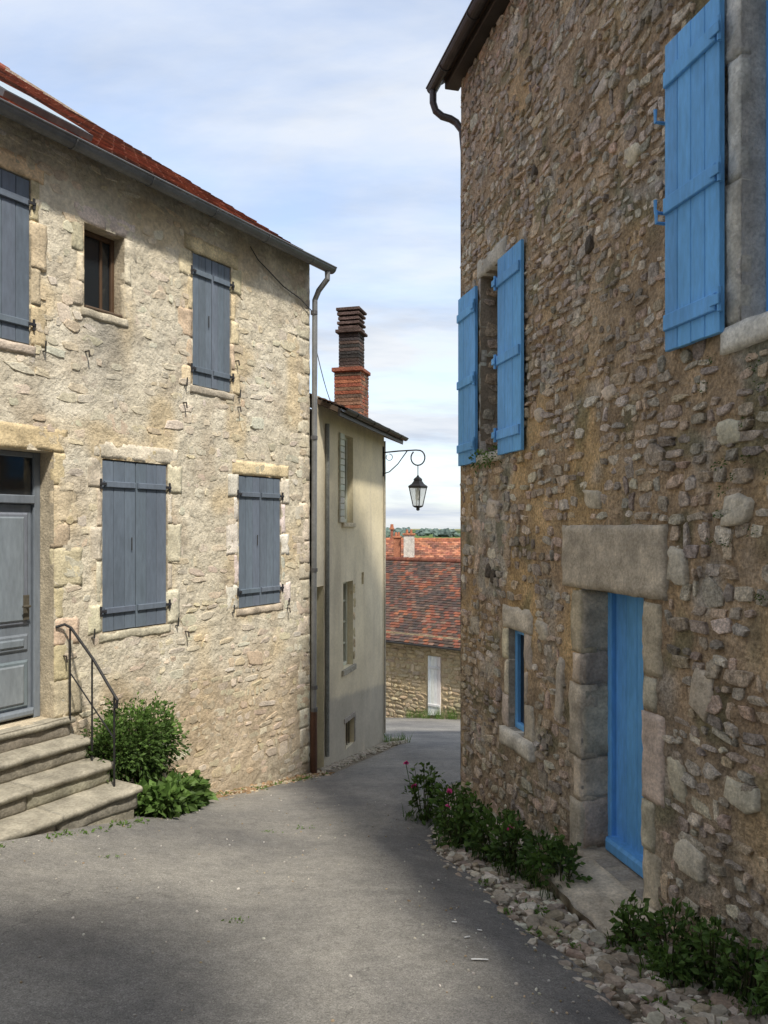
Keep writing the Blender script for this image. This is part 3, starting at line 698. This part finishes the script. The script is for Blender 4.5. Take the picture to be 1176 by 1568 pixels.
shutter(b, bi, FR, .07, .62, .70, 2.60, .03, BL, 3, (.10, .48, .88), None, .09, .032)
shutter(b, bi, FR, 1.25, 1.82, .72, 2.66, .03, BL, 3, (.10, .48, .88), None, .09, .032)
shutter(b, bi, FR, 4.07, 4.60, 1.12, 3.07, .035, BL, 4, (.09, .47, .88), None, .10, .035)
shutter(b, bi, FR, 5.8, 6.35, 1.12, 3.07, .035, BL, 4, (.09, .47, .88), None, .10, .035)
for (s, sg, zs) in ((4.605, 1, (1.30, 2.04, 2.84)), (.625, 1, (.9, 1.6, 2.38)), (1.245, -1, (.92, 1.65, 2.43))):
    for q in zs:
        block(b, FR, s-.05, s+.03, q-.03, q+.03, .095, .105, BL, .003); tube(b, [r(s+.01*sg, q-.07, .08), r(s+.01*sg, q+.07, .08)], .016, BL, 8)
for (s, q) in ((4.03, 2.02), (4.03, 2.6), (4.04, 1.95)): tube(b, [r(s, q, .0), r(s, q, .11), r(s, q+.08, .11)], .012, BL, 6)
h = rB
for (a0, a1, c0, c1) in ((h[0], h[0]+.07, h[2], h[3]), (h[1]-.07, h[1], h[2], h[3]), (h[0]+.071, h[1]-.071, h[2], h[2]+.07), (h[0]+.071, h[1]-.071, h[3]-.07, h[3]), (5.16, 5.22, h[2]+.071, h[3]-.071)): block(b, FR, a0, a1, c0, c1, -.21, -.15, BL)
h = rS
for (a0, a1, c0, c1) in ((h[0], h[0]+.05, h[2], h[3]), (h[1]-.05, h[1], h[2], h[3]), (h[0]+.051, h[1]-.051, h[2], h[2]+.06), (h[0]+.051, h[1]-.051, h[3]-.05, h[3])): block(b, FR, a0, a1, c0, c1, -.14, -.06, BL)
h = rD
for i in range(5): block(b, FR, h[0]+.06+i*.15, h[0]+.06+(i+1)*.15-.004, h[2]+.05, h[3], -.30, -.265, vary(BL, .04), .005)
block(b, FR, h[0]+.002, h[0]+.058, h[2]+.01, h[3], -.31, -.22, BL); block(b, FR, h[1]-.05, h[1]-.002, h[2]+.01, h[3], -.31, -.22, BL)
block(b, FR, h[0]+.06, h[1]-.051, h[2]+.005, h[2]+.11, -.31, -.16, BL, .02)
b.obj('blue_joinery', M_wood, HR2)
b = B(); WF = (.06, .05, .045); h = rW
for (a0, a1, c0, c1) in ((h[0], h[0]+.05, h[2], h[3]), (h[1]-.05, h[1], h[2], h[3]), (.91, .95, h[2], h[3]), (h[0]+.051, .909, 1.9, 1.94), (.951, h[1]-.051, 1.9, 1.94), (h[0]+.051, h[1]-.051, h[3]-.05, h[3])): block(b, FR, a0, a1, c0, c1, -.33, -.27, WF)
b.obj('window_frame', M_wood, HR2)
b = B()
for h, dd in ((rW, -.31), (rB, -.18), (rS, -.1)): quad(b, [r(h[0], h[2], dd), r(h[1], h[2], dd), r(h[1], h[3], dd), r(h[0], h[3], dd)], (0, 0, 0))
b.obj('glazing', M_glass, HR2)
roof(HR2, FR, -.18, 15.2, .18, 5.25, .7, 4.0, None, tcols=TR, ex=.26, tw=.25)
b = B(); gutter(b, r(-.35, 5.22, .24), r(15, 5.22, .24), FR.n, .07, (.06, .055, .055))
quad(b, [r(-.35, 5.22, .24)+FR.n*math.cos(a_*math.pi/10)*.07-Vector((0, 0, 1))*math.sin(a_*math.pi/10)*.07 for a_ in range(11)], (.06, .055, .055))
block(b, FR, -.15, 15, 5.12, 5.21, -.02, .15, (.05, .045, .04))
tube(b, [r(-.28, 5.16, .25), r(-.28, 5.02, .25), r(-.27, 4.92, .22), r(-.24, 4.85, .15), r(-.2, 4.81, .06), r(-.17, 4.76, .0), r(-.13, 4.65, -.06), r(-.12, 4.4, -.08), r(-.12, -3, -.08)], .042, (.07, .06, .06), 12)
b.obj('gutter_and_downpipe', M_zinc, HR2)
DS = empty('doorstep'); b = B()
vs = []; cs = []; nu, nv = 16, 9
for top in (1, 0):
    for j in range(nv+1):
        for i in range(nu+1):
            s = 3.0+1.0*i/nu+.03*N(j*.4, 2, 1)*(i in (0, nu)); hh = .03+.42*j/nv+.03*N(i*.35, 7, 1)*(j == nv)
            ed = min(i, nu-i, nv-j)
            vs.append(r(s, (-2.53-.05*j/nv+.014*N(i*.3, j*.4, 5)-(.015 if ed == 0 else 0)) if top else -2.9, hh)); cs.append(tuple(x*(1+.4*N(i*.4, j*.4, 9)) for x in (.54, .47, .37)))
m = nu+1; o_ = m*(nv+1); fs = [(j*m+i, j*m+i+1, (j+1)*m+i+1, (j+1)*m+i) for j in range(nv) for i in range(nu)]
per = list(range(m))+[j*m+nu for j in range(1, nv+1)]+[nv*m+i for i in range(nu-1, -1, -1)]+[j*m for j in range(nv-1, 0, -1)]
fs += [(per[a], per[(a+1) % len(per)], o_+per[(a+1) % len(per)], o_+per[a]) for a in range(len(per))]
b.add(vs, fs, cs); b.obj('slab', M_block, DS, True)
b2 = B()
for (s, z) in ((2.0, 3.2), (.9, -.45), (1.02, -.5), (3.0, 2.2)): stone(b2, FR, s, z, .09, .16, .03, (.12, .10, .08))
b2.obj('dark_stones', M_stoneR, HR2, True)

# ------------------------------------------------------------ BARN
FB = Frame((0, 25.8), (.788, -.615), (-.615, -.788)); HB = empty('stone_barn'); q = FB.P
dB = (1.82, 2.30, -6.0, -4.1)
def colB(s, z): return mixc(mixc((.42, .33, .20), (.50, .41, .27), .5+N(s, z, 70)), (.30, .25, .18), .7*sm(-5.2, -6.2, z))
b = B(); gridwall(b, FB, -5, 6, -7.3, -3.45, [dB], .12, .015, 3, 70, colB)
for s in (-5, 6): quad(b, [q(s, -8, 0), q(s, -8, -7.4), q(s, -3.5, -7.4), q(s, -1.3, -3.7), q(s, -3.5, 0)], (.4, .32, .2))
b.obj('walls', M_mortL, HB)
b = B(); rubble(b, FB, -2.5, 4.2, -6.6, -3.5, [dB], (.08, .15), (.14, .4), (.012, .035), lambda s, z: vary(mixc(random.choice([(.48, .38, .24), (.40, .33, .23), (.54, .45, .31)]), colB(s, z), .3), .15), lambda s, z: .95, .02, 9); b.obj('rubble_stones', M_stoneL, HB, True)
b = B()
for i in range(4): block(b, FB, 1.82+i*.12, 1.935+i*.12, -6.0+.02*i, -4.1, -.05, .05, vary((.76, .77, .76), .04), .006)
block(b, FB, 1.83, 2.29, -4.5, -4.42, .052, .075, (.7, .7, .7)); block(b, FB, 1.83, 2.29, -5.7, -5.62, .052, .075, (.7, .7, .7)); b.obj('white_door', M_wood, HB)
roof(HB, FB, -5.2, 6.2, .3, -3.72, .58, 3.9, None, tcols=[(.19, .07, .045), (.24, .09, .05), (.13, .065, .05), (.08, .055, .045), (.18, .11, .08), (.10, .07, .055)], tw=.19, ex=.14, dark=.75)
b = B(); gutter(b, q(-5.2, -3.72, .33), q(6.2, -3.72, .33), FB.n, .06, (.10, .10, .10)); b.obj('gutter', M_zinc, HB)

# ------------------------------------------------------------ ORANGE-ROOFED HOUSE behind
FO = Frame((-6, 37), (1, -.08), (-.08, -1)); HO = empty('orange_roofed_house'); o = FO.P
b = B()
for s in (0, 14): quad(b, [o(s, -11, 0), o(s, -11, -6), o(s, -1.9, -6), o(s, -.75, -3), o(s, -1.9, 0)], (.5, .42, .3))
quad(b, [o(0, -11, 0), o(14, -11, 0), o(14, -1.9, 0), o(0, -1.9, 0)], (.5, .42, .3)); b.obj('walls', M_plaster, HO)
roof(HO, FO, -.2, 14.2, .3, -2.1, .44, 3, None, tcols=[(.38, .15, .08), (.33, .13, .08), (.42, .19, .11), (.27, .11, .07)], tw=.22, ex=.2)
b = B()
for (s, h, w, z0, z1, cc) in ((6.95, .0, .5, -2.4, -.36, (.62, .58, .52)), (6.45, -.3, .34, -2.4, -.50, (.40, .17, .10)), (6.12, -2.9, .12, -1.0, -.1, (.3, .12, .08))):
    block(b, FO, s, s+w, z0, z1, h-.4, h, cc, .01); block(b, FO, s-.05, s+w+.05, z1+.002, z1+.09, h-.45, h+.05, (.42, .18, .10), .015)
    for k in range(2): tube(b, [o(s+w*(.3+.4*k), z1+.09, h-.2), o(s+w*(.3+.4*k), z1+.28, h-.2)], [.07, .05], (.40, .16, .09), 8)
b.obj('chimneys', M_brick, HO)

# ------------------------------------------------------------ TOWNHOUSE added unseen behind the viewer, sized to cast the foreground shade
HT = empty('shade_casting_townhouse'); FT = Frame((3.3, -3.8), (-1, 0), (0, 1)); t = FT.P
hT = [(1+i*2.6, 2+i*2.6, z, z+1.5) for i in range(4) for z in (.4, 3.6, 6.8)]
b = B(); gridwall(b, FT, 0, 12, -2, 10.5, hT, .3, .01, 2, 80, lambda s, z: mixc((.6, .54, .42), (.68, .61, .48), .5+N(s, z)))
for s in (0, 12): quad(b, [t(s, -2, 0), t(s, -2, -8), t(s, 10.5, -8), t(s, 12.8, -4), t(s, 10.5, 0)], (.5, .45, .36))
for h in hT: reveal(b, FT, h, .2, (.5, .45, .36))
b.obj('walls', M_mortL, HT)
b = B(); bi = B()
for h in hT:
    shutter(b, bi, FT, h[0], (h[0]+h[1])/2-.004, h[2], h[3], -.03, GB, 3, (.12, .88)); shutter(b, bi, FT, (h[0]+h[1])/2+.004, h[1], h[2], h[3], -.03, GB, 3, (.12, .88))
b.obj('shutters', M_wood, HT)
roof(HT, FT, -.2, 12.2, .35, 10.4, .55, 4, None, tcols=TR, tw=.3, ex=.4)

# ------------------------------------------------------------ ground debris, verge stones
SC = [(.42, .37, .30), (.34, .30, .25), (.52, .47, .39), (.30, .25, .20), (.60, .56, .48), (.38, .31, .24)]
b = B()
for _ in range(2600):
    y = R(2.0, 8.9); w = sm(9.2, 6.2, y)*.92+.14; k = random.random()**.85; x = wallx(y)-k*w*1.06
    sz = R(.012, .032) if random.random() < .72 else R(.03, .075)
    if k > .85: sz *= .6
    flag(b, x, y, gh(x, y)+.012, sz*R(1, 1.5), sz*R(.6, 1), sz*R(.15, .4), vary(random.choice(SC), .18))
b.obj('verge_stones', M_block, None, False)
b = B()
for _ in range(1400):
    s = R(-.2, 3.7); hh = abs(random.gauss(0, .13))+.02; p = FL.P(s, 0, hh); sz = R(.008, .024)*(1.8 if random.random() < .12 else 1)
    flag(b, p.x, p.y, gh(p.x, p.y)+.012, sz*1.3, sz, sz*.35, vary(random.choice([(.42, .36, .27), (.28, .19, .11), (.50, .42, .30), (.34, .22, .12)]), .2), .4)
for _ in range(450):
    s = R(0, 3.7); hh = abs(random.gauss(0, .1))+.02; p = FC.P(s, 0, hh); sz = R(.01, .04)
    flag(b, p.x, p.y, gh(p.x, p.y)+.01, sz*1.3, sz, sz*.4, vary((.38, .34, .27), .2))
for k in range(14):
    a = -1.4+k*.2; x = .05+.34*math.cos(a); y = 14.35+.5*math.sin(a); blob(b, (x, y, gh(x, y)+.03), (.06, .05, .05), vary((.42, .38, .3), .15), 7, 4)
b.obj('gutter_stones', M_block, None, False)
b = B()
for _ in range(420):
    y = R(2.0, 9); x = R(-3, 1.2); sz = R(.003, .008)
    if y < 5 and random.random() < .5: x = wallx(y)-R(.9, 1.8)
    if x > wallx(y)-.9 or x < .604*y-7: continue
    flag(b, x, y, gh(x, y)+.022, sz*1.4, sz, sz*.5, vary(random.choice([(.44, .41, .35), (.34, .27, .18), (.54, .52, .48)]), .2))
b.obj('road_grit', M_block, None, False)
b = B()
for (x, y, l, a) in ((.50, 4.02, .045, .1), (.47, 4.35, .022, .6), (.42, 4.6, .015, .2), (.56, 4.5, .014, 0)):
    dx, dy = math.cos(a)*l, math.sin(a)*l; w_ = .009
    pts = [(x-dx, y-dy-w_), (x, y-w_*1.3), (x+dx, y+dy-w_), (x+dx*1.05, y+dy+w_), (x-dx*.2, y+w_*1.2), (x-dx, y-dy+w_*.8)]
    quad(b, [(px, py, gh(px, py)+.026) for px, py in pts], (.7, .7, .68))
b.obj('white_paint_marks', M_block, None, False)

# ------------------------------------------------------------ vegetation
G1 = (.045, .095, .018); G2 = (.10, .18, .035); G3 = (.14, .24, .055)
def plant(name, ells, n, size, cols, wide=.5, gr=()):
    E = empty(name); bl = B(); bs = B(); bush(bl, bs, ells, n, size, cols, True, wide)
    for g_ in gr: grass(bl, g_[:2], g_[2], g_[3], g_[4], cols)
    bl.obj('leaves', M_leaf, E); bs.obj('stems', M_leaf, E); return E
p = FL.P(3.34, -2.08, .34); p2 = FL.P(3.02, -2.14, .32); p3 = FL.P(3.62, -2.15, .36)
plant('leafy_shrub', [(p.x, p.y, p.z, .38, .34, .38), (p2.x, p2.y, p2.z, .28, .28, .34), (p3.x, p3.y, p3.z, .24, .24, .33)], 2000, .05, (G1, G3))
ee = []; gg = []
for (s, h, rr) in ((3.55, .72, .13), (3.4, .85, .16), (3.15, .72, .17), (2.9, .62, .16), (2.7, .5, .15), (3.3, .5, .16), (2.55, .4, .12)):
    w = FL.P(s, 0, h); ee.append((w.x, w.y, gh(w.x, w.y)+rr*.9, rr, rr, rr)); gg.append((w.x, w.y, .16, 70, .24))
plant('broadleaf_weeds', ee, 360, .11, (G1, G3), .62, gg)
ee = []; gg = []
for (x, y, rr, hh) in ((.40, 7.65, .16, .26), (.62, 7.25, .17, .24), (.66, 6.75, .2, .18), (.92, 6.45, .2, .2), (1.02, 6.1, .17, .22), (1.22, 5.85, .15, .2), (1.30, 5.65, .13, .2), (.8, 7.0, .15, .2)):
    ee.append((x, y, gh(x, y)+hh, rr, rr, hh)); gg.append((x, y, .22, 50, .18))
plant('rose_and_weeds', ee, 700, .065, (G1, G2), .55, gg)
ee = []; gg = []
for (x, y, rr, hh) in ((1.52, 4.75, .13, .15), (1.68, 4.5, .17, .2), (1.82, 4.3, .17, .2), (1.93, 4.1, .15, .17), (2.02, 3.9, .13, .14), (1.6, 4.3, .10, .1)):
    ee.append((x, y, gh(x, y)+hh*.8, rr, rr, hh)); gg.append((x, y, .18, 40, .12))
plant('nettle_clump', ee, 700, .06, (G1, G3), .5, gg)
E = empty('verge_weeds'); b = B()
for _ in range(40):
    y = R(2.6, 8.5); x = wallx(y)-R(.05, .95)*(sm(9.2, 6.2, y)+.1); z = gh(x, y)
    for _ in range(random.randint(12, 40)): leaf(b, Vector((x+R(-.05, .05), y+R(-.05, .05), z+.015)), Vector((R(-1, 1), R(-1, 1), R(.2, 1))), R(.02, .05), mixc(G2, G3, random.random()))
for _ in range(46):
    s = R(0, 5.6); w = FL.P(s, 0, R(.05, .3) if s < 3.7 else R(.93, 1.05)); z = gh(w.x, w.y)
    for _ in range(14): leaf(b, Vector((w.x+R(-.06, .06), w.y+R(-.06, .06), z+.015)), Vector((R(-1, 1), R(-1, 1), R(.2, 1))), R(.02, .05), mixc(G2, G3, random.random()))
for (x, y) in ((-1.0, 6.9), (-.72, 7.1), (-2.0, 5.6), (-.9, 4.6)):
    for _ in range(16): leaf(b, Vector((x+R(-.09, .09), y+R(-.03, .03), gh(x, y)+.025)), Vector((R(-1, 1), R(-1, 1), R(.1, .4))), R(.015, .035), mixc(G2, G3, random.random()))
for (x, y) in ((.2, 14.35), (1.0, 24.8), (1.9, 24.0), (1.5, 24.4), (2.3, 23.8)):
    grass(b, (x, y), .3, 120, .22 if y < 20 else .4, (G2, G3))
b.obj('tufts', M_leaf, E)
E = empty('windowsill_plants'); b = B(); bs = B()
for s in (.66, .84, 1.04, 1.18):
    w = r(s, .72, .06); bush(b, bs, [(w.x, w.y, w.z, .07, .07, .09)], 900, .04, (G2, G3), False)
b.obj('leaves', M_leaf, E)
E = empty('pink_roses'); b = B()
for (x, y, dz) in ((.22, 7.75, .56), (.30, 7.6, .36), (.58, 7.0, .30), (.60, 7.1, .42), (1.0, 6.1, .36)):
    c0 = Vector((x, y, gh(x, y)+dz))
    for _ in range(16): leaf(b, c0+Vector((R(-.01, .01), R(-.01, .01), 0)), Vector((R(-1, 1), R(-1, 1), R(-.1, 1))), R(.025, .045), vary((.68, .08, .30), .2), .9)
    tube(b, [c0, c0-Vector((-.06, .02, .3))], .004, G1, 5)
b.obj('petals', M_leaf, E)
E = empty('wall_moss'); b = B()
for _ in range(26):
    s = R(4.3, 5.1); z = R(-.4, 1.0); w = r(s, z, .02)
    for _ in range(16): leaf(b, w+Vector((R(-.03, .03), R(-.03, .03), R(-.03, .03))), FR.n+Vector((R(-1, 1), R(-1, 1), R(-1, 1))), R(.01, .025), mixc(G1, G2, random.random()))
b.obj('tufts', M_leaf, E)
b = B()
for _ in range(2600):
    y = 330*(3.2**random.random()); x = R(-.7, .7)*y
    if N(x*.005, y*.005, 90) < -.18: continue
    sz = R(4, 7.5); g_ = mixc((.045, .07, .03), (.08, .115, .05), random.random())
    blob(b, (x, y, gh(x, y)+sz*.4), (sz, sz, sz*.75), mixc(g_, (.17, .22, .24), .55*sm(300, 1100, y)), 9, 6, .35)  # aerial haze is blended into the crown colour with distance
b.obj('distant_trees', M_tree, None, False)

# ------------------------------------------------------------ sky and light
w = bpy.data.worlds.new('World'); scene.world = w; w.use_nodes = True; nt = w.node_tree; nt.nodes.clear(); L = nt.links
out = nd(nt, 'ShaderNodeOutputWorld'); bg = nd(nt, 'ShaderNodeBackground'); L.new(bg.outputs[0], out.inputs[0])
sky = nd(nt, 'ShaderNodeTexSky', sky_type='NISHITA'); sky.sun_disc = False; sky.sun_elevation = math.radians(54.5); sky.sun_rotation = math.atan2(1.8, -3.4); sky.air_density = 1.0; sky.dust_density = 1.5
sk2 = nd(nt, 'ShaderNodeVectorMath', operation='SCALE'); L.new(sky.outputs[0], sk2.inputs[0]); sk2.inputs['Scale'].default_value = 2.7
tc = nd(nt, 'ShaderNodeTexCoord'); sx = nd(nt, 'ShaderNodeSeparateXYZ'); L.new(tc.outputs['Generated'], sx.inputs[0])
za = nd(nt, 'ShaderNodeMath', operation='ADD'); L.new(sx.outputs[2], za.inputs[0]); za.inputs[1].default_value = .26
zm = nd(nt, 'ShaderNodeMath', operation='MAXIMUM'); L.new(za.outputs[0], zm.inputs[0]); zm.inputs[1].default_value = .1
dv = [nd(nt, 'ShaderNodeMath', operation='DIVIDE') for _ in range(2)]
cb = nd(nt, 'ShaderNodeCombineXYZ')
for i in range(2): L.new(sx.outputs[i], dv[i].inputs[0]); L.new(zm.outputs[0], dv[i].inputs[1]); L.new(dv[i].outputs[0], cb.inputs[i])
mp = nd(nt, 'ShaderNodeMapping'); mp.inputs['Rotation'].default_value = (0, 0, math.radians(-48)); mp.inputs['Scale'].default_value = (.7, 1.9, 1); mp.inputs['Location'].default_value = (3.1, 1.2, 0); L.new(cb.outputs[0], mp.inputs[0])
n1 = nd(nt, 'ShaderNodeTexNoise', Scale=1.2, Detail=8, Roughness=.55, Distortion=.6); L.new(mp.outputs[0], n1.inputs['Vector'])
cr = nd(nt, 'ShaderNodeMapRange'); cr.inputs[1].default_value = .34; cr.inputs[2].default_value = .58; cr.inputs[3].default_value = .42; cr.inputs[4].default_value = .98; L.new(n1.outputs[0], cr.inputs[0])
n2 = nd(nt, 'ShaderNodeTexNoise', Scale=2.4, Detail=8, Roughness=.56); L.new(mp.outputs[0], n2.inputs['Vector'])
cc = nd(nt, 'ShaderNodeValToRGB'); L.new(n2.outputs[0], cc.inputs[0]); el = cc.color_ramp.elements
el[0].position = .36; el[0].color = (.62, .69, .81, 1); el[1].position = .60; el[1].color = (.88, .915, .96, 1)
cs_ = nd(nt, 'ShaderNodeVectorMath', operation='SCALE'); L.new(cc.outputs[0], cs_.inputs[0]); cs_.inputs['Scale'].default_value = 8.1
mx = nd(nt, 'ShaderNodeMix', data_type='RGBA'); L.new(cr.outputs[0], mx.inputs[0]); L.new(sk2.outputs[0], mx.inputs[6]); L.new(cs_.outputs[0], mx.inputs[7])
L.new(mx.outputs[2], bg.inputs[0]); bg.inputs[1].default_value = .125
sd = bpy.data.lights.new('sun', 'SUN'); sd.energy = 4.2; sd.angle = math.radians(4); sd.color = (1, .93, .81)
so = bpy.data.objects.new('sun', sd); scene.collection.objects.link(so); so.rotation_euler = Vector((-1.8, 3.4, -5.4)).to_track_quat('-Z', 'Y').to_euler(); so.location = (6, -10, 20)
cd = bpy.data.cameras.new('camera'); co = bpy.data.objects.new('camera', cd); scene.collection.objects.link(co); scene.camera = co
co.location = (0, 0, 0); co.rotation_euler = (math.radians(90), 0, 0)
cd.sensor_fit = 'VERTICAL'; cd.sensor_height = 24; cd.lens = 24*1178/1568; cd.shift_y = 24/1568; cd.clip_end = 9000; cd.clip_start = .05
scene.view_settings.view_transform = 'Standard'; scene.view_settings.look = 'None'; scene.view_settings.exposure = 0
